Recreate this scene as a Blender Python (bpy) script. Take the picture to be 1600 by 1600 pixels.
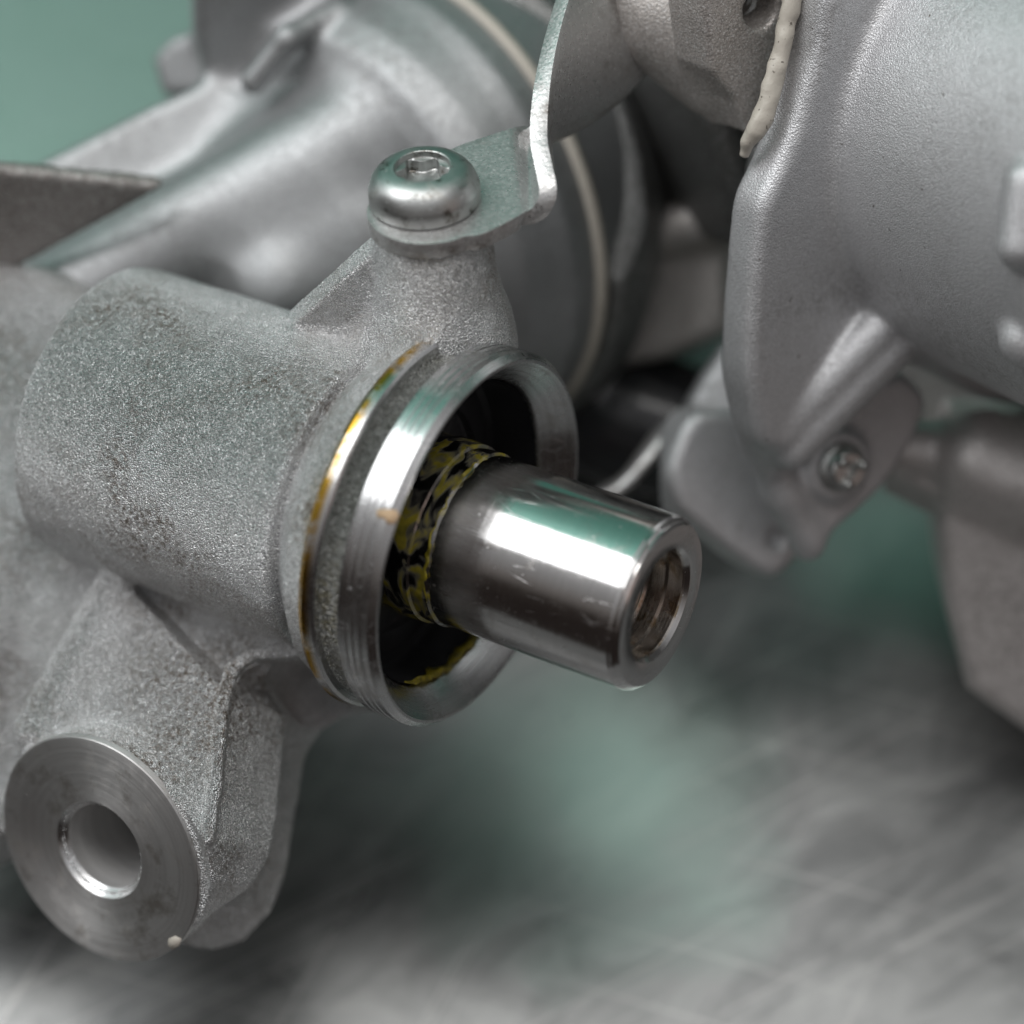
import bpy, math, random
import numpy as np
import openvdb
from mathutils import Matrix, Vector, noise

random.seed(7); rng = np.random.default_rng(7)
for o in list(bpy.data.objects): bpy.data.objects.remove(o)
sc = bpy.context.scene
COL = sc.collection

# ------------------------------------------------------------------ camera, light, exposure
PITCH = math.radians(28)                       # 0 = straight down
CAMD, PXMM = 350.0, 14.0                       # mm from lens to the plane in focus, picture points per mm there
cz, sz = math.cos(PITCH), math.sin(PITCH)
ROT = np.array([[1, 0, 0], [0, cz, -sz], [0, sz, cz]])   # assembly axes -> world
TABLE_D = 76.0
OFF = np.array([0, 0, TABLE_D * cz])           # table top becomes z = 0
def W(p):                                      # assembly mm -> world metres
    return (np.asarray(p, float) @ ROT.T + OFF) * 0.001

cam = bpy.data.cameras.new('camera'); camo = bpy.data.objects.new('camera', cam); COL.objects.link(camo)
sc.camera = camo
camo.location = W((0, 0, CAMD)); camo.rotation_euler = (PITCH, 0, 0)
cam.sensor_width = 36; cam.lens = 36 * CAMD / (1600 / PXMM)
cam.clip_start = 0.01; cam.clip_end = 50
cam.dof.use_dof = True; cam.dof.focus_distance = (CAMD - 1.5) * 0.001
cam.dof.aperture_fstop = 8.5; cam.dof.aperture_blades = 9

wd = bpy.data.worlds.new('World'); sc.world = wd; wd.use_nodes = True
nt = wd.node_tree; bg = nt.nodes['Background']
tc = nt.nodes.new('ShaderNodeTexCoord'); sp = nt.nodes.new('ShaderNodeSeparateXYZ')
rp = nt.nodes.new('ShaderNodeValToRGB')
nt.links.new(tc.outputs['Generated'], sp.inputs[0]); nt.links.new(sp.outputs['Z'], rp.inputs[0])
nt.links.new(rp.outputs[0], bg.inputs[0]); bg.inputs[1].default_value = 1.0
e = rp.color_ramp.elements
e[0].position = 0.0; e[0].color = (.014, .011, .010, 1)
e[1].position = 1.0; e[1].color = (.50, .50, .51, 1)
x = e.new(.25); x.color = (.022, .018, .016, 1); x = e.new(.42); x.color = (.11, .10, .095, 1)
x = e.new(.62); x.color = (.20, .198, .20, 1)

def area(name, direction, dist, w, h, power, color=(1, 1, 1)):
    l = bpy.data.lights.new(name, 'AREA'); l.shape = 'RECTANGLE'; l.size = w; l.size_y = h
    l.energy = power; l.color = color
    o = bpy.data.objects.new(name, l); COL.objects.link(o)
    d = Vector(direction).normalized(); o.location = Vector(W((0, 0, 0))) + d * dist
    o.rotation_euler = d.to_track_quat('Z', 'Y').to_euler(); return o
area('window_light', (-.56, .27, .78), .80, .52, .48, 2.5, (.98, .99, 1))
area('left_window', (-.86, .42, .30), .95, .42, .60, .75, (.97, .98, 1))
area('ceiling_light', (.03, .13, .99), 1.2, .8, .26, 2.9, (1, .985, .96))
area('side_lamp', (.85, -.45, .35), .9, .35, .5, .12, (1, .72, .64))
sc.view_settings.view_transform = 'Standard'; sc.view_settings.look = 'None'
sc.view_settings.exposure = 0.42; sc.view_settings.gamma = 1.0
sc.cycles.use_denoising = True
sc.cycles.max_bounces = 8; sc.cycles.sample_clamp_indirect = 4

# ------------------------------------------------------------------ layout helpers (mm, z towards the lens)
def P(x, y, z=0.0):
    k = (CAMD - z) / CAMD
    return np.array([(x - 800) / PXMM * k, (800 - y) / PXMM * k, z])
def onplane(x, y, p0, n):
    o = np.array([0, 0, CAMD]); d = np.array([(x - 800) / PXMM, (800 - y) / PXMM, -CAMD])
    t = np.dot(np.asarray(p0) - o, n) / np.dot(d, n)
    return o + d * t
def unit(v): v = np.asarray(v, float); return v / np.linalg.norm(v)
def basis(n):
    n = unit(n); u = np.cross([0, 1, 0], n) if abs(n[1]) < .9 else np.cross([1, 0, 0], n)
    u = unit(u); return u, np.cross(n, u), n

# ------------------------------------------------------------------ solid modelling on a distance field
class Field:
    def __init__(s, lo, hi, h):
        s.lo = np.array(lo, float); s.h = h
        s.n = np.ceil((np.array(hi) - s.lo) / h).astype(int) + 1
        s.D = np.full(s.n, 9.0, np.float32)
    def _local(s, lo, hi, m):
        a = np.clip(np.floor((lo - m - s.lo) / s.h).astype(int), 0, s.n)
        b = np.clip(np.ceil((hi + m - s.lo) / s.h).astype(int) + 1, 0, s.n)
        if (b <= a).any(): return None
        ax = [(s.lo[i] + s.h * np.arange(a[i], b[i])).astype(np.float32) for i in range(3)]
        return tuple(slice(a[i], b[i]) for i in range(3)), (ax[0][:, None, None], ax[1][None, :, None], ax[2][None, None, :])
    def add(s, prim, k=0.5):
        f, lo, hi = prim; r = s._local(lo, hi, k + 3 * s.h)
        if r is None: return s
        sl, g = r; d = f(g); o = s.D[sl]
        hh = np.maximum(k - np.abs(o - d), 0) / k
        s.D[sl] = np.minimum(o, d) - hh * hh * k * .25
        return s
    def cut(s, prim, k=0.3):
        f, lo, hi = prim; r = s._local(lo, hi, k + 3 * s.h)
        if r is None: return s
        sl, g = r; d = -f(g); o = s.D[sl]
        hh = np.maximum(k - np.abs(o - d), 0) / k
        s.D[sl] = np.maximum(o, d) + hh * hh * k * .25
        return s
    def wobble(s, amp, step):                  # uneven cast skin
        m = np.ceil(s.n * s.h / step).astype(int) + 2
        c = rng.normal(size=m).astype(np.float32)
        out = c
        for ax in range(3):
            t = np.arange(s.n[ax]) * s.h / step; i = t.astype(int); w = (t - i).astype(np.float32)
            w = w * w * (3 - 2 * w); sh = [1, 1, 1]; sh[ax] = -1; w = w.reshape(sh)
            out = np.take(out, i, ax) * (1 - w) + np.take(out, i + 1, ax) * w
        s.D += amp * out; return s
    def mesh(s):
        b = 2.5 * s.h; D = s.D.copy()
        for ax in range(3):                    # close at the box
            for e_ in (0, -1):
                i = [slice(None)] * 3; i[ax] = e_; D[tuple(i)] = b
        g = openvdb.FloatGrid(b); g.copyFromArray(np.clip(D, -b, b).astype(np.float32), tolerance=0)
        p, q = g.convertToQuads(0.0)
        p = p.astype(float)
        # one relaxation towards the true surface
        return s.lo + p * s.h, q

def seg(g, a, b):
    a = np.asarray(a, np.float32); b = np.asarray(b, np.float32); L = float(np.linalg.norm(b - a)); u = (b - a) / L
    X, Y, Z = g[0] - a[0], g[1] - a[1], g[2] - a[2]
    t = X * u[0] + Y * u[1] + Z * u[2]
    return X, Y, Z, t, L, u
def bb(pts, r):
    p = np.array(pts); return p.min(0) - r, p.max(0) + r
def cap(a, b, r0, r1=None):
    r1 = r0 if r1 is None else r1
    def f(g):
        X, Y, Z, t, L, u = seg(g, a, b); t = np.clip(t, 0, L)
        return np.sqrt((X - t * u[0])**2 + (Y - t * u[1])**2 + (Z - t * u[2])**2) - (r0 + (r1 - r0) * t / L)
    return (f, *bb([a, b], max(r0, r1)))
def cyl(a, b, r0, r1=None, rd=0.3):
    r1 = r0 if r1 is None else r1
    def f(g):
        X, Y, Z, t, L, u = seg(g, a, b)
        q = np.sqrt(np.maximum(X * X + Y * Y + Z * Z - t * t, 0))
        c = L / math.hypot(L, r1 - r0)
        dr = (q - (r0 + (r1 - r0) * t / L)) * c + rd; dt = np.abs(t - L / 2) - L / 2 + rd
        return np.minimum(np.maximum(dr, dt), 0) + np.sqrt(np.maximum(dr, 0)**2 + np.maximum(dt, 0)**2) - rd
    return (f, *bb([a, b], max(r0, r1)))
def poly2(U, V, pts):
    pts = [tuple(map(float, p)) for p in pts]; n = len(pts)
    d = (U - pts[0][0])**2 + (V - pts[0][1])**2; sgn = np.ones(d.shape, np.float32)
    for i in range(n):
        j = (i - 1) % n; ex, ey = pts[j][0] - pts[i][0], pts[j][1] - pts[i][1]
        wx, wy = U - pts[i][0], V - pts[i][1]
        t = np.clip((wx * ex + wy * ey) / (ex * ex + ey * ey + 1e-12), 0, 1)
        d = np.minimum(d, (wx - ex * t)**2 + (wy - ey * t)**2)
        c1 = V >= pts[i][1]; c2 = V < pts[j][1]; c3 = ex * wy > ey * wx
        sgn = np.where((c1 & c2 & c3) | (~c1 & ~c2 & ~c3), -sgn, sgn)
    return sgn * np.sqrt(d)
def prism(pix, p0, n, depth, rd=0.5, shear=None):
    """outline given on the plane (p0, n), thickness going back along -n; shear = direction of the sides"""
    p0 = np.asarray(p0, float); u, v, n = basis(n)
    w = [onplane(x, y, p0, n) for x, y in pix]
    pts = [(np.dot(q - p0, u), np.dot(q - p0, v)) for q in w]
    e_ = -n if shear is None else unit(shear)
    e_ = e_ / -np.dot(e_, n)                   # unit step back along -n
    su, sv = np.dot(e_, u), np.dot(e_, v)
    def f(g):
        X, Y, Z = g[0] - np.float32(p0[0]), g[1] - np.float32(p0[1]), g[2] - np.float32(p0[2])
        U = X * u[0] + Y * u[1] + Z * u[2]; V = X * v[0] + Y * v[1] + Z * v[2]; N = X * n[0] + Y * n[1] + Z * n[2]
        U = U + N * su; V = V + N * sv
        d2 = poly2(U.astype(np.float32), V.astype(np.float32), pts) / math.sqrt(1 + .5 * (su * su + sv * sv)) + rd
        dn = np.abs(N + depth / 2) - depth / 2 + rd
        return np.minimum(np.maximum(d2, dn), 0) + np.sqrt(np.maximum(d2, 0)**2 + np.maximum(dn, 0)**2) - rd
    return (f, *bb(w + [q + e_ * depth for q in w], 1))
def revolve(o, axis, prof, rd=0.0):
    """prof: closed outline of (radius, distance along axis)"""
    o = np.asarray(o, float); axis = unit(axis)
    def f(g):
        X, Y, Z = g[0] - np.float32(o[0]), g[1] - np.float32(o[1]), g[2] - np.float32(o[2])
        t = X * axis[0] + Y * axis[1] + Z * axis[2]
        q = np.sqrt(np.maximum(X * X + Y * Y + Z * Z - t * t, 0))
        return poly2(q.astype(np.float32), t.astype(np.float32), prof) - rd
    R = max(p[0] for p in prof); return (f, *bb([o + axis * p[1] for p in prof], R + rd))

def soft(pix, n=4):                           # closed outline with its corners rounded
    q = [np.array(p, float) for p in pix]; m = len(q); out = []
    for i in range(m):
        a, b, c = q[i - 1], q[i], q[(i + 1) % m]
        s0 = b + (a - b) * .32; s1 = b + (c - b) * .32
        for t in np.linspace(0, 1, n): out.append(tuple((1 - t)**2 * s0 + 2 * t * (1 - t) * b + t * t * s1))
    return out
# ------------------------------------------------------------------ objects
def thing(name, label, cat, base, group=None):
    o = bpy.data.objects.new(name, None); COL.objects.link(o)
    o.empty_display_size = .01; o.location = W(base); o['label'] = label; o['category'] = cat
    if group: o['group'] = group
    return o
def tag(o, label, cat):
    o['label'] = label; o['category'] = cat; return o
def finish(me, mat, ang):
    me.materials.append(mat)
    me.polygons.foreach_set('use_smooth', [True] * len(me.polygons))
    if ang: me.set_sharp_from_angle(angle=math.radians(ang))
    me.update()
def place(o, parent, world_loc, rot=None):
    m = Matrix.Translation(Vector(world_loc))
    if rot is not None: m = m @ rot.to_4x4()
    if parent is not None:
        o.parent = parent
        pm = Matrix.Translation(parent.location) if parent.parent is None and parent.type == 'EMPTY' else Matrix(parent['_m']) if '_m' in parent else parent.matrix_basis
        m = pm.inverted() @ m
    o.matrix_basis = m
def raw(name, verts, faces, mat, parent=None, base=(0, 0, 0), ang=None):
    """verts in assembly mm"""
    b = np.asarray(base, float); v = W(np.asarray(verts, float)) - W(b)
    me = bpy.data.meshes.new(name)
    if isinstance(faces, np.ndarray):
        nq = len(faces); k = faces.shape[1]
        me.vertices.add(len(v)); me.vertices.foreach_set('co', v.astype(np.float32).ravel())
        me.loops.add(nq * k); me.loops.foreach_set('vertex_index', faces.astype(np.int32).ravel())
        me.polygons.add(nq); me.polygons.foreach_set('loop_start', np.arange(0, nq * k, k, dtype=np.int32))
        me.update(calc_edges=True); me.validate()
    else:
        me.from_pydata([tuple(p) for p in v], [], faces)
    finish(me, mat, ang)
    o = bpy.data.objects.new(name, me); COL.objects.link(o); place(o, parent, W(b)); return o
def solid(name, field, mat, parent=None, base=(0, 0, 0)):
    v, q = field.mesh()
    # orientation
    a = v[q[:, 0]]; b = v[q[:, 1]]; c = v[q[:, 2]]
    if np.einsum('ij,ij->i', a - v.mean(0), np.cross(b - a, c - a)).sum() < 0: q = q[:, ::-1].copy()
    return raw(name, v, q, mat, parent, base)
def rotz_to(axis):
    a = ROT @ unit(axis); return Vector(a).to_track_quat('Z', 'Y').to_matrix()
def lathe(name, origin, axis, prof, mat, parent=None, seg_=192, ang=28, closed=False, jitter=None):
    """prof: (radius, distance along axis) in mm; the mesh's own Z is the axis"""
    n = len(prof); th = np.linspace(0, 2 * math.pi, seg_, endpoint=False)
    v = []; f = []
    for i, (r, t) in enumerate(prof):
        for j in range(seg_):
            rr = r; tt = t
            if jitter: dr, dt_ = jitter(i, th[j]); rr += dr; tt += dt_
            v.append((rr * math.cos(th[j]) * .001, rr * math.sin(th[j]) * .001, tt * .001))
    for i in range(n if closed else n - 1):
        k = (i + 1) % n
        for j in range(seg_):
            l = (j + 1) % seg_; f.append((i * seg_ + j, i * seg_ + l, k * seg_ + l, k * seg_ + j))
    me = bpy.data.meshes.new(name); me.from_pydata(v, [], f); me.validate()
    import bmesh
    bm = bmesh.new(); bm.from_mesh(me); bmesh.ops.remove_doubles(bm, verts=bm.verts, dist=1e-7)
    bmesh.ops.recalc_face_normals(bm, faces=bm.faces); bm.to_mesh(me); bm.free()
    finish(me, mat, ang)
    o = bpy.data.objects.new(name, me); COL.objects.link(o)
    place(o, parent, W(origin), rotz_to(axis)); return o
def spline(pts, n):
    pts = [np.asarray(p, float) for p in pts]; out = []
    q = [2 * pts[0] - pts[1]] + pts + [2 * pts[-1] - pts[-2]]
    for i in range(1, len(q) - 2):
        for t in np.linspace(0, 1, n, endpoint=False):
            out.append(.5 * (2 * q[i] + (q[i+1] - q[i-1]) * t + (2*q[i-1] - 5*q[i] + 4*q[i+1] - q[i+2]) * t*t + (3*q[i] - q[i-1] - 3*q[i+1] + q[i+2]) * t**3))
    out.append(pts[-1]); return np.array(out)
def tube(name, pts, rad, mat, parent=None, base=(0, 0, 0), seg_=16, lump=0.0, n=8, freq=.5):
    c = spline(pts, n); m = len(c); rr = np.interp(np.linspace(0, 1, m), np.linspace(0, 1, len(rad)), rad) if hasattr(rad, '__len__') else np.full(m, rad)
    v = []; f = []; up = np.array([.13, .2, .97])
    for i in range(m):
        t = unit(c[min(i + 1, m - 1)] - c[max(i - 1, 0)]); a = unit(np.cross(t, up)); b = np.cross(t, a)
        for j in range(seg_):
            th = 2 * math.pi * j / seg_; d = a * math.cos(th) + b * math.sin(th)
            r = rr[i] * (1 + lump * noise.noise(Vector(c[i] * freq + d * .8)))
            v.append(c[i] + d * r)
    for i in range(m - 1):
        for j in range(seg_):
            l = (j + 1) % seg_; f.append((i * seg_ + j, i * seg_ + l, (i + 1) * seg_ + l, (i + 1) * seg_ + j))
    f.append(tuple(range(seg_))[::-1]); f.append(tuple((m - 1) * seg_ + j for j in range(seg_)))
    return raw(name, v, f, mat, parent, base)

# ------------------------------------------------------------------ materials
class Mat:
    def __init__(s, name):
        s.m = bpy.data.materials.new(name); s.m.use_nodes = True; s.t = s.m.node_tree; s.b = s.t.nodes['Principled BSDF']
    def n(s, typ, **kw):
        o = s.t.nodes.new(typ)
        for k, v in kw.items():
            if k.startswith('i_'): o.inputs[k[2:].replace('_', ' ')].default_value = v
            else: setattr(o, k, v)
        return o
    def l(s, a, b): s.t.links.new(a, b)
    def co(s, scale=1.0, loc=(0, 0, 0)):       # object coordinates in millimetres
        t = s.n('ShaderNodeTexCoord'); m = s.n('ShaderNodeMapping'); k = 1000.0
        sc_ = scale if hasattr(scale, '__len__') else (scale,) * 3
        m.inputs['Scale'].default_value = [k * q for q in sc_]; m.inputs['Location'].default_value = loc
        s.l(t.outputs['Object'], m.inputs[0]); return m.outputs[0]
    def noise(s, co, scale, detail=3, rough=.55, dist=0):
        o = s.n('ShaderNodeTexNoise'); s.l(co, o.inputs['Vector'])
        o.inputs['Scale'].default_value = scale; o.inputs['Detail'].default_value = detail
        o.inputs['Roughness'].default_value = rough; o.inputs['Distortion'].default_value = dist; return o.outputs[0]
    def ramp(s, f, stops):
        o = s.n('ShaderNodeValToRGB'); s.l(f, o.inputs[0]); e_ = o.color_ramp.elements
        e_[0].position, e_[0].color = stops[0][0], (*stops[0][1], 1)
        e_[1].position, e_[1].color = stops[-1][0], (*stops[-1][1], 1)
        for p, c in stops[1:-1]: x_ = e_.new(p); x_.color = (*c, 1)
        return o.outputs[0]
    def rng(s, f, a, b, c, d):
        o = s.n('ShaderNodeMapRange'); s.l(f, o.inputs[0])
        for i, v in zip((1, 2, 3, 4), (a, b, c, d)): o.inputs[i].default_value = v
        return o.outputs[0]
    def math(s, op, a, b=None):
        o = s.n('ShaderNodeMath', operation=op)
        for i, v in enumerate((a, b)):
            if v is None: continue
            if isinstance(v, (int, float)): o.inputs[i].default_value = v
            else: s.l(v, o.inputs[i])
        return o.outputs[0]
    def mix(s, f, a, b, blend='MIX'):
        o = s.n('ShaderNodeMix', data_type='RGBA', blend_type=blend)
        if isinstance(f, (int, float)): o.inputs[0].default_value = f
        else: s.l(f, o.inputs[0])
        for i, v in ((6, a), (7, b)):
            if isinstance(v, tuple): o.inputs[i].default_value = (*v, 1)
            else: s.l(v, o.inputs[i])
        return o.outputs[2]
    def bump(s, h, dist, strength=1.0, nrm=None):
        o = s.n('ShaderNodeBump'); s.l(h, o.inputs['Height']); o.inputs['Distance'].default_value = dist * .001
        o.inputs['Strength'].default_value = strength
        if nrm is not None: s.l(nrm, o.inputs['Normal'])
        return o.outputs[0]

def cast(name, col=(.56, .565, .57), rough=.42, grain=3.4, amp=.05, grime=.5, dirt=(.10, .085, .07), metal=.85, loc=(0, 0, 0), speck=.3, wave=.5, pits=.5, sparkle=.5, mott=.0):
    M = Mat(name); c = M.co(loc=loc)
    n2 = M.noise(c, grain * .3, 2, .6); n3 = M.noise(c, .07, 5, .6, .4)
    vo = M.n('ShaderNodeTexVoronoi', feature='F1'); M.l(c, vo.inputs[0]); vo.inputs['Scale'].default_value = grain
    v2 = M.n('ShaderNodeTexVoronoi'); M.l(c, v2.inputs[0]); v2.inputs['Scale'].default_value = grain * 1.9
    g = M.rng(n3, .46, .64, 0, grime)
    gd = M.math('MULTIPLY', g, M.rng(n2, .40, .62, 0, 1))
    base = M.mix(gd, col, dirt)
    base = M.mix(M.rng(vo.outputs[0], .10, .40, .5, 0), base, tuple(min(1, q * 1.5) for q in col))
    base = M.mix(M.math('MULTIPLY', M.rng(M.noise(c, grain * .9, 2, .7), .52, .66, 0, pits), 1.0), base, tuple(q * .35 for q in col))
    base = M.mix(M.rng(M.noise(c, 1.1, 2), .735, .77, 0, speck), base, dirt)
    M.l(base, M.b.inputs['Base Color']); M.b.inputs['Metallic'].default_value = metal
    if mott: base = M.mix(M.rng(M.noise(c, .13, 4, .65), .36, .62, mott, 0), base, tuple(q * k for q, k in zip(col, (.50, .47, .44))))
    vs = M.n('ShaderNodeSeparateColor'); M.l(v2.outputs['Color'], vs.inputs[0])
    M.l(M.math('ADD', M.rng(vs.outputs[0], 0, 1, rough - .14, rough + .12), M.math('MULTIPLY', gd, .2)), M.b.inputs['Roughness'])
    base = M.mix(M.rng(vs.outputs[1], .80, .95, 0, sparkle), base, (.95, .95, .95)); M.l(base, M.b.inputs['Base Color'])  # random grains whitened in the base colour as painted glints
    h = M.math('ADD', M.math('MULTIPLY', n2, wave), M.math('ADD', M.math('MULTIPLY', vo.outputs[0], -1.3), M.math('MULTIPLY', v2.outputs[0], -.35)))
    M.l(M.bump(h, amp * 2.2), M.b.inputs['Normal']); return M

def turned(name, col=(.60, .595, .59), rough=.2, aniso=0.0, lines=8.0, amp=.004, metal=1.0, stain=None, scratch=0.0, var=.12):
    """machined on a lathe: the object's own Z is its axis"""
    M = Mat(name); c = M.co()
    sx = M.n('ShaderNodeSeparateXYZ'); M.l(c, sx.inputs[0]); X, Y, Z = sx.outputs
    r = M.math('SQRT', M.math('ADD', M.math('MULTIPLY', X, X), M.math('MULTIPLY', Y, Y)))
    th = M.math('ARCTAN2', Y, X)
    cb = M.n('ShaderNodeCombineXYZ'); M.l(M.math('MULTIPLY', r, lines), cb.inputs[0]); M.l(M.math('MULTIPLY', Z, lines), cb.inputs[1]); M.l(M.math('MULTIPLY', th, .7), cb.inputs[2])
    n1 = M.noise(cb.outputs[0], 1.0, 3, .7); n2 = M.noise(c, .35, 4, .65, .5)
    cbs = M.n('ShaderNodeCombineXYZ'); M.l(M.math('MULTIPLY', r, lines * .22), cbs.inputs[0]); M.l(M.math('MULTIPLY', Z, lines * .22), cbs.inputs[1]); M.l(M.math('MULTIPLY', th, .4), cbs.inputs[2])
    n3 = M.noise(cbs.outputs[0], 1.0, 1, .5)
    base = M.mix(M.rng(n3, .3, .7, 0, var), col, tuple(q * .55 for q in col))
    base = M.mix(M.rng(n2, .55, .75, 0, .35), base, tuple(q * v for q, v in zip(col, (.62, .56, .48))))
    rr = M.math('ADD', M.rng(n1, .3, .7, rough - .05, rough + .07), M.rng(n2, .5, .75, 0, .14))
    hgt = M.math('ADD', n1, M.math('MULTIPLY', n3, 1.5))
    nrm = M.bump(hgt, amp * 4)
    if scratch:
        vo = M.n('ShaderNodeTexVoronoi', feature='DISTANCE_TO_EDGE'); M.l(M.co((.5, .5, .12)), vo.inputs[0]); vo.inputs['Scale'].default_value = 1.1
        w = M.math('MULTIPLY', M.rng(vo.outputs[0], 0, .012, 1, 0), M.rng(M.noise(c, .22, 2), .52, .62, 0, 1))
        pt = M.rng(M.noise(c, 2.2, 1), .735, .78, 0, 1)
        w = M.math('MAXIMUM', w, pt)
        rr = M.math('ADD', rr, M.math('MULTIPLY', w, .3)); nrm = M.bump(M.math('MULTIPLY', w, -1), scratch, 1.0, nrm)
    if stain:
        base = stain(M, base, r, Z, th, c)
    M.l(base, M.b.inputs['Base Color']); M.l(rr, M.b.inputs['Roughness'])
    if aniso:
        tg = M.n('ShaderNodeTangent', direction_type='RADIAL', axis='Z'); M.l(tg.outputs[0], M.b.inputs['Tangent']); M.b.inputs['Anisotropic'].default_value = aniso; M.b.inputs['Anisotropic Rotation'].default_value = .25
    M.b.inputs['Metallic'].default_value = metal; M.l(nrm, M.b.inputs['Normal'])
    return M

m_cast = cast('cast_aluminium', col=(.72, .725, .73), amp=.08, grain=5.4, rough=.29, grime=1.0, mott=.30, sparkle=.7, dirt=(.15, .115, .085), metal=.95, pits=.45).m
m_cast_groove = cast('cast_aluminium_oily', col=(.36, .36, .34), grime=.8, dirt=(.16, .13, .03), amp=.2, grain=3.6, rough=.36).m
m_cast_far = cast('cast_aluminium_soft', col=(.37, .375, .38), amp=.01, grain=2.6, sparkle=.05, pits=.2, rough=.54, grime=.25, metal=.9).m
m_cast_motor = cast('cast_aluminium_pale', col=(.56, .56, .57), amp=.02, grain=4.8, rough=.44, grime=.3, metal=.62, speck=.9, wave=.3, pits=.3, sparkle=.3).m
m_cast_brown = cast('cast_aluminium_brownish', col=(.34, .315, .30), amp=.04, rough=.48, grime=.4, metal=.8).m
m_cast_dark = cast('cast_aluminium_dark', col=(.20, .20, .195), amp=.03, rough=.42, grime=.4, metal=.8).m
m_cast_light = cast('cast_aluminium_light', col=(.60, .57, .555), amp=.02, rough=.45, grime=.35, metal=.65, sparkle=.2).m
m_cast_tan = cast('cast_aluminium_tan', col=(.50, .465, .44), amp=.02, rough=.5, grime=.3, metal=.6).m
m_steel = turned('bright_turned_steel', (.68, .67, .66), .135, .5, 9, .0008, scratch=.012, var=.12).m
m_collar = turned('turned_aluminium', (.70, .70, .70), .24, .5, 7, .004, var=.35, scratch=.02).m
def rust_edge(M, base, r, Z, th, c):
    f = M.math('MULTIPLY', M.rng(Z, -8.8, -8.05, 1, 0), M.rng(M.noise(c, .22, 5, .7), .36, .52, 0, 1))
    return M.mix(f, base, (.42, .25, .03))
m_land = turned('turned_aluminium_oil_edge', (.66, .66, .66), .22, .4, 7, .003, var=.3, stain=rust_edge).m
m_bossface = turned('milled_aluminium_face', (.62, .61, .60), .40, .8, 9, .006, metal=.9, var=.28, scratch=.0, stain=lambda M, b, r, Z, th, c: M.mix(M.rng(M.noise(c, .16, 5, .7), .52, .66, 0, .6), b, (.20, .17, .14))).m
m_zinc = turned('zinc_plated_steel', (.54, .55, .54), .38, 0, 3, .002, var=.2, scratch=.02, stain=lambda M, b, r, Z, th, c: M.mix(M.math('MULTIPLY', M.rng(M.noise(c, .45, 4, .7), .54, .64, 0, .85), M.rng(M.noise(c, 2.5, 2), .35, .6, .3, 1)), b, (.09, .075, .055))).m
m_plate = cast('stamped_steel_sheet', col=(.54, .535, .53), amp=.010, grain=2, rough=.40, grime=.9, dirt=(.14, .11, .09), metal=.75, speck=.5, sparkle=0, pits=.1).m
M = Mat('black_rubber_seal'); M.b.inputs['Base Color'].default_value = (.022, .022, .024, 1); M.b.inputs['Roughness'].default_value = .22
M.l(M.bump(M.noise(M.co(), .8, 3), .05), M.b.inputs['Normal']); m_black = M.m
M = Mat('yellow_grease'); c = M.co()
M.l(M.mix(M.rng(M.noise(c, .9, 3), .35, .65, 0, 1), (.34, .28, .02), (.10, .085, .01)), M.b.inputs['Base Color'])
M.b.inputs['Roughness'].default_value = .3; M.b.inputs['Subsurface Weight'].default_value = .0
M.l(M.bump(M.noise(c, 1.2, 2), .12), M.b.inputs['Normal']); m_grease = M.m
M = Mat('cream_sealant'); c = M.co()
b_ = M.mix(M.rng(M.noise(c, 1.6, 1), .70, .76, 0, .8), (.50, .46, .40), (.08, .065, .05))
M.l(b_, M.b.inputs['Base Color']); M.b.inputs['Roughness'].default_value = .45
M.l(M.bump(M.noise(c, .9, 3), .12), M.b.inputs['Normal']); m_seal = M.m

# ------------------------------------------------------------------ setting
def plane_obj(name, pts, mat):
    me = bpy.data.meshes.new(name); me.from_pydata(pts, [], [tuple(range(len(pts)))]); me.materials.append(mat)
    o = bpy.data.objects.new(name, me); COL.objects.link(o); o['kind'] = 'structure'; return o
M = Mat('mottled_green_steel_bench'); c = M.co()
st1 = M.noise(M.co((.012, .10, .1), (3, 1, 0)), 1, 4, .6, 1.0)
mp = M.n('ShaderNodeMapping'); mp.inputs['Rotation'].default_value = (0, 0, math.radians(-32)); M.l(c, mp.inputs[0])
mp2 = M.n('ShaderNodeMapping'); mp2.inputs['Scale'].default_value = (.045, .085, .1); M.l(mp.outputs[0], mp2.inputs[0])
st = M.noise(mp2.outputs[0], 1, 5, .65, .8)
bl = M.noise(c, .016, 3, .5, .3)
big = M.noise(c, .035, 4, .55, .5)
green = M.mix(M.rng(st, .3, .7, 0, .6), (.30, .395, .355), (.18, .27, .245))
grey = M.mix(M.rng(st, .3, .72, 0, 1), (.15, .155, .155), (.33, .335, .33))
for ang_, sc1, lo_, mx_ in ((-28, (.012, .9, .1), .60, .28), (17, (.010, .7, .1), .62, .22), (-62, (.012, .8, .1), .63, .22)):
    q1 = M.n('ShaderNodeMapping'); q1.inputs['Rotation'].default_value = (0, 0, math.radians(ang_)); M.l(c, q1.inputs[0])
    q2 = M.n('ShaderNodeMapping'); q2.inputs['Scale'].default_value = sc1; M.l(q1.outputs[0], q2.inputs[0])
    grey = M.mix(M.rng(M.noise(q2.outputs[0], 1, 2, .5), lo_, lo_ + .08, 0, mx_), grey, (.62, .61, .59))
vd = M.n('ShaderNodeVectorMath', operation='DISTANCE'); M.l(c, vd.inputs[0]); vd.inputs[1].default_value = tuple(W(onplane(930, 1270, (0, 0, -TABLE_D), (0, sz, cz))) * 1000)
vd2 = M.n('ShaderNodeVectorMath', operation='DISTANCE'); M.l(c, vd2.inputs[0]); vd2.inputs[1].default_value = tuple(W(onplane(1390, 860, (0, 0, -TABLE_D), (0, sz, cz))) * 1000)
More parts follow.
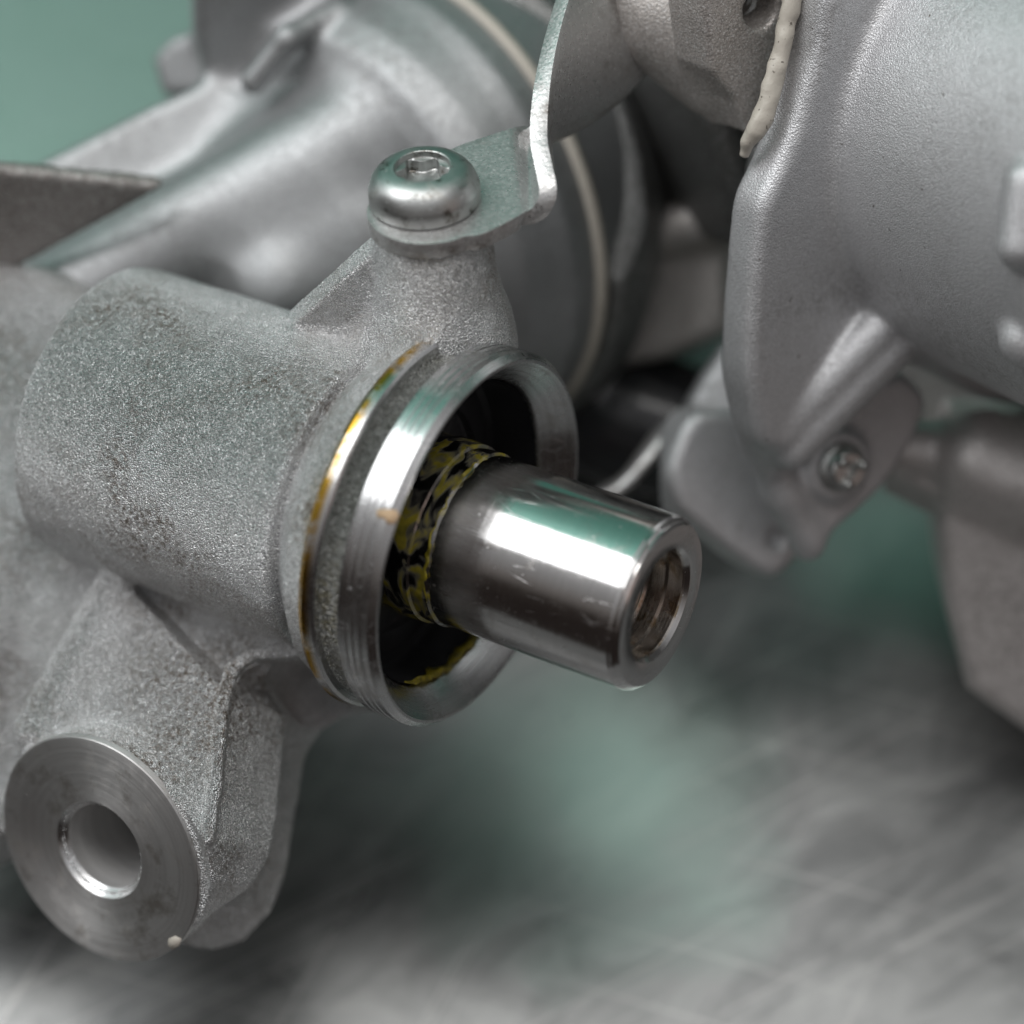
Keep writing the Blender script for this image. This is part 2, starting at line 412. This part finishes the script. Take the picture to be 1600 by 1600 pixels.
vd3 = M.n('ShaderNodeVectorMath', operation='DISTANCE'); M.l(c, vd3.inputs[0]); vd3.inputs[1].default_value = tuple(W(onplane(60, 80, (0, 0, -TABLE_D), (0, sz, cz))) * 1000)  # far left corner: the wall's teal reflection put into the bench colour
def patch(v, r0, r1): return M.rng(M.math('ADD', v.outputs['Value'], M.rng(big, .3, .7, -7, 7)), r0, r1, 1, 0)
msk = M.math('MAXIMUM', M.math('MAXIMUM', patch(vd, 6, 28), patch(vd2, 3, 17)), patch(vd3, 30, 45))  # green mixed over the grey around set centres, edges broken by noise
M.l(M.mix(msk, grey, green), M.b.inputs['Base Color'])
M.b.inputs['Metallic'].default_value = .7
M.l(M.rng(st, .3, .7, .26, .38), M.b.inputs['Roughness'])
M.l(M.bump(st, .4, .2), M.b.inputs['Normal'])
plane_obj('workbench_top', [(-.9, -.125, 0), (.9, -.125, 0), (.9, .45, 0), (-.9, .45, 0)], M.m)
M = Mat('teal_painted_wall'); c = M.co()
M.l(M.mix(M.rng(M.noise(c, .01, 3), .3, .7, 0, 1), (.14, .46, .37), (.18, .52, .42)), M.b.inputs['Base Color']); M.b.inputs['Roughness'].default_value = .6
plane_obj('wall', [(-1.2, .46, -.2), (1.2, .46, -.2), (1.2, .46, .74), (-1.2, .46, .74)], M.m)

# ------------------------------------------------------------------ main axes
a_ = unit((.853, -.295, .43)); s_ = unit((-.052, .77, .633)); s_ = unit(s_ - a_ * np.dot(s_, a_)); t_ = np.cross(a_, s_)
P0 = P(752, 848, 0)
def A(x): return P0 - a_ * x

# ================================================================== gear housing
nb = unit((-.52, -.33, .79)); B = P(155, 1328, -8)
hs = thing('gear_housing', 'grey cast aluminium gear housing with machined collar ring and clamp boss at left', 'housing', P(300, 800, -70))
F = Field((-72, -56, -62), (8, 40, 14), .36)
F.add(cap(P(-25, 640, -37), P(-100, 950, -30), 16.5, 15), 2.0)
F.add(cap(P(55, 600, -36), P(-200, 600, -32), 14.0), 5)
F.add(cyl(A(16.4), A(52.5), 18.3, 17.8, 1.0), .7)
F.add(cyl(A(9.6), A(12.8), 21.5, 20.2, .3), .4)
F.add(cyl(A(12.6), A(17.6), 20.3, 14.8, .2), .4)
# mass below the barrel, left
nl = unit((-.25, .16, 1))
F.add(prism([(-300, 800), (20, 860), (200, 900), (175, 925), (70, 1140), (20, 1300), (-300, 1400)], P(60, 1000, -22), nl, 22, 2), 3)
# web with a raised front lip
nw = unit((-.35, .33, 1)); pw = P(330, 1100, -10); ew = (.64, -.25, -.70)
web = [(150, 890), (330, 950), (415, 960), (475, 985), (472, 1020), (404, 1012), (364, 1040), (347, 1090), (340, 1150), (331, 1250), (320, 1330), (250, 1380), (60, 1300), (40, 1150)]
F.add(prism(web, pw - nw * 1.0, nw, 2.6, .6), .8); F.add(prism([(404, 1012), (470, 1000), (472, 1022), (410, 1030), (374, 1052), (358, 1100), (350, 1150), (341, 1250), (326, 1335), (312, 1330), (326, 1240), (332, 1150), (340, 1090), (360, 1040)], pw + nw * .4, nw, 4, .5), .5)
web2 = [(160, 900), (360, 970), (440, 990), (425, 1056), (362, 1066), (324, 1092), (302, 1125), (292, 1170), (280, 1235), (264, 1325), (240, 1385), (195, 1430), (150, 1445), (60, 1380), (40, 1150)]
F.add(prism(web2, pw - nw * 1.8, nw, 18, 1.0, ew), .4)
# raised three-cornered gusset between barrel and boss
ng = unit((-.38, .52, .95))
F.add(prism([(160, 898), (182, 900), (336, 1070), (350, 1095), (342, 1160), (335, 1230), (322, 1315), (290, 1370), (200, 1430), (60, 1380), (48, 1140)], P(200, 1100, -7.6), ng, 12, .6, (.52, -.19, -.83)), .7)
lip = [P(478, 1008, -10.6), P(432, 1018, -9.6), P(392, 1025, -8.0), P(362, 1048, -5.8)] + [onplane(x, y, P(200, 1100, -7.6), ng) - np.array([0, 0, .5]) for x, y in ((348, 1092), (341, 1160), (334, 1230), (323, 1310))]
for p_, q2_ in zip(lip[:-1], lip[1:]): F.add(cap(p_, q2_, .85), .35)
F.add(cap(P(172, 925, -15.5), P(62, 1140, -11.0), 2.2, 3.0), 2.0)
# clamp boss
F.add(cyl(B + nb * -.15, B - nb * 4.5, 14.0, 14.0, .5), 1.5)
# screw boss and its rib
SP = P(672, 325, 8.0)                       # centre of the bracket's round end, upper face
F.add(cyl(SP - s_ * 1.9, SP - s_ * 25, 6.5, 8.0, .3), 4)
F.add(cap(SP - s_ * 19 - t_ * 1 - a_ * 1, SP - s_ * 27 - a_ * 8, 7, 6), 6)
nr = unit(np.cross(unit(P(420, 545, -3) - P(590, 388, 6)), unit(P(640, 560, 0) - P(590, 388, 6)))); nr = nr if nr[2] > 0 else -nr
F.add(prism([(592, 384), (640, 384), (700, 560), (560, 620), (408, 552)], P(590, 388, 7.0), unit((-.08, -.74, .67)), 3.0, .25, (-.38, .28, -.88)), .9)
F.cut(cap(P(452, 1062, -13), P(500, 1098, -23), 3.0, 3.4), .6)
F.wobble(.05, 2.5)
F.cut(cyl(B - nb * .35, B + nb * 20, 14.9, 40, .2), .5)
F.cut(cyl(A(-3), A(11), 18.6, 18.6, .1), .2)
F.cut(cyl(B + nb * 5, B - nb * 24, 5.5, 5.5, .1), .3)
cast_o = solid('casting', F, m_cast, hs, P(300, 800, -70)); del F

def coljit(i, th): return (0, 0)
lathe('machined_collar', P0, a_, [(18.05, -11.5), (18.0, -3.4), (18.2, -3.0), (20.75, -.12), (20.9, 0), (21.25, 0), (21.9, -.75), (21.92, -1.6), (21.85, -1.7), (21.93, -1.8), (21.93, -2.5), (21.86, -2.6), (21.93, -2.7), (21.93, -3.4), (21.86, -3.5), (21.93, -3.6), (21.95, -4.5), (21.8, -4.7), (20.3, -4.8)], m_collar, hs, 256)
lathe('groove_band', P0, a_, [(18.6, -4.8), (20.75, -4.75), (20.45, -5.1), (20.4, -7.3), (20.8, -7.75), (18.6, -7.8)], m_cast_groove, hs, 192)
lathe('rear_land', P0, a_, [(18.7, -7.7), (21.6, -7.72), (21.95, -7.95), (22.15, -9.1), (21.8, -9.7), (21.0, -10.1), (18.7, -10.3)], m_land, hs, 256)
m_bore = turned('reamed_aluminium', (.66, .65, .64), .42, 0, 4, .01, metal=.6, var=.4).m
lathe('clamp_bore', B, nb, [(5.3, -20), (5.22, -1.0)], m_bore, hs, 96)
lathe('bore_bevel', B, nb, [(5.22, -1.0), (6.06, -.03)], m_collar, hs, 128)
lathe('clamp_boss_face', B, nb, [(6.05, -.05), (6.12, 0), (10.2, .02), (10.3, .06), (13.9, .06), (14.05, -.05), (14.08, -.8)], m_bossface, hs, 192)
lathe('bore_liner', P0, a_, [(17.8, -3.6), (17.8, -9.4), (16.9, -9.6), (16.2, -9.2), (13.5, -9.0), (13.2, -9.8), (9.9, -10.0)], m_black, hs, 128)
def oncyl(x, y, R):                           # picture point carried onto the collar's cylinder
    o = np.array([0, 0, CAMD]); d = unit(np.array([(x - 800) / PXMM, (800 - y) / PXMM, -CAMD]))
    w = o - P0; wp = w - a_ * np.dot(w, a_); dp = d - a_ * np.dot(d, a_)
    A_, B_, C_ = np.dot(dp, dp), 2 * np.dot(wp, dp), np.dot(wp, wp) - R * R
    return o + d * ((-B_ - math.sqrt(max(B_ * B_ - 4 * A_ * C_, 0))) / (2 * A_))
def fleck(name, pts, mat, parent, lift, base):
    c = np.mean(pts, 0); n = unit(lift(c)); v = [p - n * .05 for p in pts] + [p * .97 + c * .03 + n * .13 for p in pts] + [c + n * .17]; k = len(pts)
    f = [(i, (i + 1) % k, k + (i + 1) % k, k + i) for i in range(k)] + [(k + i, k + (i + 1) % k, 2 * k) for i in range(k)]
    return raw(name, v, f, mat, parent, base)
M = Mat('dried_tan_paint'); M.b.inputs['Base Color'].default_value = (.52, .36, .22, 1); M.b.inputs['Roughness'].default_value = .6
M.l(M.bump(M.noise(M.co(), 3, 3), .15), M.b.inputs['Normal']); m_tan = M.m
fleck('paint_fleck', [oncyl(x, y, 21.95) for x, y in ((588, 797), (604, 795), (620, 797), (624, 806), (617, 819), (606, 819), (600, 810), (590, 809))], m_tan, hs, lambda c: (c - P0) - a_ * np.dot(c - P0, a_), P(300, 800, -70))
fleck('paint_fleck', [onplane(x, y, B, nb) for x, y in ((264, 1466), (274, 1462), (284, 1466), (280, 1478), (270, 1484), (263, 1476))], m_seal, hs, lambda c: nb, P(300, 800, -70))
# grease: irregular beads
def ring_pts(r, x, t0, t1, n, jr=.3):
    out = []
    for i in range(n):
        th = math.radians(t0 + (t1 - t0) * i / (n - 1)); rr = r + rng.normal() * jr
        out.append(P0 - a_ * (x + rng.normal() * .15) + (t_ * math.cos(th) + s_ * math.sin(th)) * rr)
    return out
# ================================================================== pinion shaft
sh = thing('output_shaft', 'polished steel shaft with threaded centre hole sticking out of the collar', 'shaft', A(10))
thr = []
for i in range(12): thr += [(5.1, 18.2 - i * 1.1), (5.1, 18.1 - i * 1.1), (4.55, 17.65 - i * 1.1)]
prof = [(9.9, -10), (9.9, -1.0), (10.0, -.8), (10.0, 21.9), (9.85, 22.15), (9.85, 22.3), (9.55, 22.6), (9.5, 22.75), (9.2, 23.0), (6.75, 23.0), (6.6, 22.95), (6.2, 22.5)]
lathe('shaft_body', P0, a_, prof, m_steel, sh, 256, 25)
m_hole = turned('oily_drilled_steel', (.60, .56, .52), .22, .3, 5, .004, var=.4, stain=lambda M, b, r, Z, th, c: M.mix(M.rng(M.noise(c, .5, 3), .52, .64, 0, .7), b, (.20, .13, .05))).m
lathe('threaded_hole', P0, a_, [(6.2, 22.5), (6.05, 22.3), (6.0, 20.6), (5.5, 20.4), (5.45, 19.2), (5.9, 19.0), (5.9, 18.7), (5.3, 18.4)] + thr + [(4.2, 2), (.01, 1)], m_hole, sh, 128, 25)
M = Mat('greasy_dark_steel'); c = M.co()
sx = M.n('ShaderNodeSeparateXYZ'); M.l(c, sx.inputs[0])
w1 = M.noise(M.co((.26, .26, .5)), 1, 2, .5, .8)
fy = M.rng(w1, .44, .60, 0, .95)
M.l(M.mix(fy, (.30, .29, .28), M.mix(M.rng(M.noise(c, .8, 2), .3, .7, 0, 1), (.34, .28, .02), (.14, .12, .01))), M.b.inputs['Base Color'])
M.b.inputs['Roughness'].default_value = .2; M.l(M.rng(fy, 0, 1, 1, 0), M.b.inputs['Metallic'])
M.l(M.bump(w1, .18), M.b.inputs['Normal'])
lathe('greased_section', P0, a_, [(10.0, -9.9), (10.35, -9), (10.3, -6.4), (10.6, -6.2), (10.5, -3.2), (10.2, -3.0), (10.25, -.9), (9.95, -.5)], M.m, sh, 128, 30,
      jitter=lambda i, th: (.07 * noise.noise(Vector((math.cos(th) * 3, math.sin(th) * 3, i * .7))), .15 * noise.noise(Vector((math.cos(th) * 5, math.sin(th) * 5, i))) if i > 5 else 0))
g1 = tube('grease', ring_pts(10.15, .9, -20, 115, 30, .08), [.03, .12, .22, .12, .2, .14, .03], m_grease, sh, A(10), 12, 1.2, 4)
g2 = tube('grease', ring_pts(17.6, 3.6, -112, -48, 18, .12), [.1, .4, .55, .4, .6, .4, .1], m_grease, hs, P(300, 800, -70), 12, 1.6, 4)
# ================================================================== screw
sw = thing('torx_screw', 'zinc plated pan head screw with six-lobe recess on the bracket end', 'screw', SP)
SC = onplane(664, 312, SP, s_) + s_ * .1
def torx_head():
    N = 144; rings = []; th = np.linspace(0, 2 * math.pi, N, endpoint=False)
    rt = 2.54 + .40 * np.cos(6 * th + .5) + .05 * np.cos(12 * th + 1)
    circ = lambda r, z: (np.full(N, r), np.full(N, z))
    rings += [circ(.01, 1.9), (rt * .5, np.full(N, 1.92)), (rt * .95, np.full(N, 2.0)), (rt, np.full(N, 2.1)), (rt, np.full(N, 3.42)), (rt * 1.03, np.full(N, 3.5)), circ(2.97, 3.55)]
    rings += [circ(3.03, 3.95), circ(3.08, 4.18), circ(3.18, 4.24)]
    for r, z in ((3.6, 4.2), (4.3, 4.02), (4.95, 3.68), (5.45, 3.2), (5.8, 2.65), (6.02, 2.05), (6.13, 1.65), (6.15, 1.5), (6.15, .12), (6.05, 0), (5.0, -.02)): rings.append(circ(r, z))
    v = [(r[j] * math.cos(th[j]) * .001, r[j] * math.sin(th[j]) * .001, z[j] * .001) for r, z in rings for j in range(N)]
    f = [(i * N + j, i * N + (j + 1) % N, (i + 1) * N + (j + 1) % N, (i + 1) * N + j) for i in range(len(rings) - 1) for j in range(N)]
    me = bpy.data.meshes.new('screw_head'); me.from_pydata(v, [], [tuple(q[::-1]) for q in f]); finish(me, m_zinc, 32)
    o = bpy.data.objects.new('screw_head', me); COL.objects.link(o); place(o, sw, W(SC), rotz_to(s_))
torx_head()

# ================================================================== bracket
pl = lambda x, y: onplane(x, y, SP, s_)
st = []
ctr = SP; dirx = unit(pl(830, 258) - pl(668, 327)); perp = np.cross(s_, dirx)   # perp points to the far side
R_ = 6.9
for k in range(13):
    th = math.pi - k / 12 * math.pi * .5; c_ = ctr + dirx * R_ * math.cos(th)
    w_ = max(R_ * math.sin(th), .35); st.append((c_ - perp * w_, c_ + perp * w_))
st += [(pl(752, 366), pl(705, 233)), (pl(790, 348), pl(760, 213)), (pl(815, 334), pl(800, 200))]
st += [(P(829, 327, 8.8), P(820, 197, -7.2)), (P(838, 316, 9.2), P(828, 200, -7.6)), (P(843, 298, 9.2), P(834, 202, -8.3)), (P(836, 262, 8), P(836, 206, -9)),
       (P(828, 215, 6.5), P(846, 203, -10)), (P(832, 150, 4.5), P(900, 180, -12)), (P(843, 90, 2), P(964, 136, -14)), (P(862, 20, -1), P(1008, 78, -16)), (P(888, -60, -4), P(1016, -20, -18)), (P(915, -140, -7), P(1020, -120, -20))]
NR = spline([s[0] for s in st], 4); FR = spline([s[1] for s in st], 4)
# keep the round end exact
v = []; f = []; K = 14
for i in range(len(NR)):
    for k in range(K + 1):
        u = k / K; v.append(NR[i] * (1 - u) + FR[i] * u)
for i in range(len(NR) - 1):
    for k in range(K): f.append((i * (K + 1) + k, i * (K + 1) + k + 1, (i + 1) * (K + 1) + k + 1, (i + 1) * (K + 1) + k))
br = raw('bracket', v, [tuple(q[::-1]) for q in f], m_plate, None, SP, None)
tag(br, 'bent and twisted sheet metal bracket held under the screw head', 'bracket')
md = br.modifiers.new('thick', 'SOLIDIFY'); md.thickness = .0019; md.offset = -1; md.use_even_offset = False
md = br.modifiers.new('edge', 'BEVEL'); md.width = .00022; md.segments = 2; md.limit_method = 'ANGLE'; md.angle_limit = math.radians(50)

# ================================================================== electric motor casting
mx = unit((.577, -.347, .74)); M0 = P(1606, 197, -20)
mt = thing('motor_housing', 'large smooth cast motor housing with flange and mounting tab at right', 'motor housing', P(1500, 500, -70))
mb = P(1500, 500, -70)
F = Field((18, -42, -58), (84, 66, 34), .5)
F.add(cyl(M0 - mx * 4, M0 + mx * 60, 29.6, 30.6, 1))
fl = [(1330, -120), (1294, 0), (1280, 90), (1252, 185), (1222, 260), (1190, 325), (1182, 400), (1172, 520), (1170, 600), (1190, 705), (1238, 708), (1330, 604), (1420, 560), (1560, 640), (1760, 640), (1760, -120)]
F.add(prism(soft(fl), M0 - mx * .6, mx, 6.0, 1.7), 2.2)
# inclined rib
F.add(cap(P(1372, 518, -15.6), P(1214, 676, -18.5), 2.7, 2.7), 1.2); F.add(cap(P(1396, 540, -16.6), P(1236, 698, -19.5), 2.7, 2.7), .7)
# tab with the bolt
tab = [(1186, 690), (1205, 740), (1262, 862), (1312, 828), (1385, 762), (1432, 690), (1455, 620), (1400, 575), (1235, 700)]
nt_ = unit((.42, -.22, .85))
F.add(prism(soft(tab), P(1300, 720, -27), nt_, 5, 1.2), 3.0)
for q0, q1 in ((P(1160, 560, -15), P(1186, 680, -21)), (P(1186, 680, -21), P(1222, 770, -26)), (P(1222, 770, -26), P(1262, 852, -30))): F.add(cap(q0, q1, 1.9), 2.5)
F.add(cyl(P(1296, 722, -28), P(1296, 722, -28) + nt_ * 2.6, 4.6, 4.2, .5), 1.6)
F.add(prism(soft([(1080, 640), (1185, 640), (1215, 740), (1262, 850), (1245, 880), (1212, 906), (1180, 893), (1120, 850), (1060, 800), (1040, 740)]), P(1180, 780, -34), unit((.3, -.1, .9)), 8, 1.5), 1)
F.cut(cyl(P(1214, 842, -33) + np.array([0, 0, 6]), P(1214, 842, -33) - np.array([0, 0, 4]), 1.0, 1.0, .1), .4)
# lugs on the barrel at the picture's edge
F.add(cap(P(1604, 285, 19.5), P(1594, 385, 18.3), 2.3, 2.5), 1.0)
F.add(cap(P(1606, 530, 10.5), P(1640, 548, 11), 3.2, 3.2), 1.0)
F.wobble(.02, 3)
solid('motor_case', F, m_cast_motor, mt, mb)
F = Field((36, -42, -66), (84, 20, -10), .55)
nlw = unit((-.05, -.30, .95))
F.add(prism([(1498, 690), (1480, 760), (1466, 830), (1480, 960), (1512, 1080), (1600, 1145), (1760, 1240), (1760, 690)], P(1540, 900, -36), nlw, 24, 2), 1)
F.add(cap(P(1538, 722, -35.5), P(1760, 800, -34), 6.5, 7.5), 2)
F.add(cap(P(1395, 698, -36), P(1520, 716, -38), 3.4, 4.5), 1.5); F.add(prism([(1380, 735), (1392, 670), (1440, 655), (1540, 640), (1520, 800), (1470, 778)], P(1450, 700, -36.5), unit((-.1, .35, .93)), 8, 1), 1)
F.add(prism([(1380, 530), (1760, 640), (1760, 760), (1480, 720), (1390, 660)], P(1500, 640, -47), unit((0, -.2, 1)), 6, 1), 1.5)
F.wobble(.05, 3)
solid('lower_lug', F, m_cast_light, mt, mb)
# bolt end on the tab
bo = P(1296, 722, -28) + nt_ * 2.4
nut = []
lathe('bolt_end', bo, nt_, [(3.2, -.4), (3.1, .7), (2.8, 1.0), (2.5, 1.1), (2.3, 2.0), (2.0, 2.3), (1.0, 2.3), (.8, 1.5), (.01, 1.4)], m_zinc, mt, 24, 30)
for k in range(3):
    th = k * 2.1 + .4; u, v_, n_ = basis(nt_)
    c_ = bo + (u * math.cos(th) + v_ * math.sin(th)) * 1.7 + n_ * 1.9
    tube('bolt_lobe', [c_ - n_ * 1.6, c_, c_ + n_ * 1.2], [.8, .75, .5], m_zinc, mt, mb, 10)
tube('sealant_bead', [P(1262, -80, 1.4), P(1237, 0, 1.0), P(1222, 70, .6), P(1208, 130, .2), P(1192, 180, 0), P(1180, 205, -.4), P(1169, 222, -1.2), P(1163, 242, -2.4)], [1.3, 1.15, 1.05, 1.1, 1.15, 1.1, .8, .55], m_seal, mt, mb, 20, .3, 10, .6)

# ================================================================== reduction gear housing between
gh = thing('gear_case', 'dark cast gear case wedged between motor flange and round tube housing', 'gear case', P(1050, 400, -75))
gb = P(1050, 400, -75)
F = Field((0, -10, -66), (42, 68, 4), .5)
F.add(prism([(1090, -150), (1100, 30), (1112, 112), (1150, 160), (1170, 212), (1192, 196), (1225, 80), (1250, -20), (1270, -150)], P(1170, 100, -4), mx, 7, .8), 1)
F.cut(cyl(P(1168, 5, -4) + mx * 6, P(1168, 5, -4) - mx * 4.5, 2.45, 2.45, .1), .2)
F.add(cyl(P(930, -40, -14), P(1125, 42, -10), 5.2, 5.6, .8), 1)
F.add(cap(P(1020, 40, -13), P(1120, 80, -14), 5.0, 7.5), 3)
q_ = unit((-.69, -.40, .60))
solid('mating_plate', F, m_cast_tan, gh, gb)
F = Field((0, -10, -66), (42, 68, -6), .5)
F.add(prism([(1110, 90), (1165, 190), (1150, 300), (1135, 520), (1175, 540), (1190, 400), (1200, 100)], P(1140, 300, -16), unit((-.6, .0, .8)), 14, 2), 2)
F.add(cyl(P(1240, 60, -46), P(1020, 190, -42), 20, 19, 3), 2)
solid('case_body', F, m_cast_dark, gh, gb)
lathe('threaded_insert', P(1168, 5, -4) - mx * 4.4, mx, [(.01, .1), (1.8, .1), (1.9, .6), (2.3, .9), (1.95, 1.3), (2.3, 1.7), (1.95, 2.1), (2.3, 2.5), (1.95, 2.9), (2.3, 3.3)], m_zinc, gh, 48)

# ================================================================== far column tube with bell and gasket
ct = thing('column_tube_housing', 'out of focus cast tube housing with flared round bell behind the screw', 'tube housing', P(500, 300, -80))
cb_ = P(500, 300, -80)
G0 = P(648, 318, -58); qx = q_
F = Field((-78, -14, -84), (34, 76, -2), .7)
F.add(revolve(G0, qx, [(0, -14), (30, -14), (31.6, -2), (31.6, 3.5), (30.6, 6), (29.4, 10), (27.5, 13.2), (24.6, 15), (21.5, 16.2), (18.8, 19), (16.5, 23), (13, 27), (9.5, 31), (6, 34), (0, 35)], .4), 1)
F.add(cap(P(620, 200, -45), P(560, 60, -50), 4, 4), 5)
# tube run and its flat wings
F.add(cap(P(560, 221, -38), P(30, 520, -42), 7.6, 7.8), 3)
F.add(prism([(40, 262), (240, 160), (330, 120), (420, 170), (300, 330), (60, 420), (-200, 420), (-200, 262)], P(200, 240, -44), unit((0, .08, 1)), 8, 1.5), 4)
F.add(cap(P(440, 450, -36), P(620, 350, -44), 5, 5), 3)
# upper lug
F.add(prism([(300, -160), (300, 60), (318, 130), (385, 135), (450, 40), (520, -20), (600, -160)], P(380, 40, -42), unit((.1, -.6, .8)), 14, 2), 3)
F.add(cap(P(395, 128, -37), P(450, 60, -35), 1.6, 1.6), 1.0); F.add(cap(P(450, 60, -35), P(530, 15, -38), 1.6, 1.6), 1.0)
F.add(prism([(235, 90), (262, 60), (320, 40), (330, 150), (250, 150)], P(280, 100, -56), unit((-.3, -.1, .9)), 5, 1), 2)
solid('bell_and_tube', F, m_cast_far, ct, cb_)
F = Field((-90, 10, -70), (-26, 50, -20), .7)
F.add(prism([(-260, 262), (0, 266), (258, 291), (250, 298), (60, 404), (20, 425), (-260, 425)], P(80, 340, -28), unit((.1, -.72, .70)), 2.4, .6), 1)
solid('fin', F, m_cast_brown, ct, cb_)
lathe('gasket', G0, qx, [(31.9, -1.6), (32.7, -1.4), (32.9, -.4), (32.2, .2), (31.9, .1)], m_seal, ct, 128, None)
# rear half right of the gasket
F = Field((-5, -2, -95), (36, 66, -40), .7)
F.add(revolve(G0, qx, [(0, -40), (15, -40), (25, -22), (33.4, -8), (33.4, -3), (32.6, -2.4), (0, -1.9)], .3), 1)
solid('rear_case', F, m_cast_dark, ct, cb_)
F = Field((-5, -2, -95), (36, 40, -40), .7)
F.add(cap(P(958, 378, -54), P(1140, 338, -52), 3.2, 3.2), 3)
F.add(prism([(950, 392), (1140, 360), (1140, 520), (1040, 562), (880, 590), (922, 500)], P(1020, 450, -56), unit((-.25, -.12, .95)), 16, 2), 2)
solid('rear_web', F, m_cast_tan, ct, cb_)

tube('gap_shade_tube', [P(880, 560, -66), P(960, 640, -68), P(1100, 690, -66)], [8, 10, 9], m_black, ct, cb_, 32)  # added black tube, stands in for the deep shade in this gap

# knob and clip between
kn = thing('clamp_lug', 'blurred rounded lug behind the motor tab with a thin curved strip', 'lug', P(1090, 620, -70))
F = Field((12, -8, -64), (34, 26, -28), .5)
F.add(prism([(1120, 530), (1085, 580), (1060, 625), (1062, 665), (1090, 705), (1180, 740), (1180, 530)], P(1100, 620, -38), unit((-.3, .1, .95)), 12, 3), 1)
solid('lug_block', F, m_cast_far, kn, P(1090, 620, -70))
rb = spline([P(930, 790, -40), P(975, 762, -40), (P(1015, 722, -40)), P(1045, 685, -41), P(1085, 655, -42)], 6)
rt = spline([P(935, 770, -44), P(975, 745, -44), (P(1008, 700, -44)), P(1030, 672, -45), P(1070, 640, -46)], 6)
v = list(rb) + list(rt); n_ = len(rb)
cs = raw('clip_strip', v, [(i, i + 1, n_ + i + 1, n_ + i) for i in range(n_ - 1)], m_plate, kn, P(1090, 620, -70))
md = cs.modifiers.new('thick', 'SOLIDIFY'); md.thickness = .0012; md.offset = 0
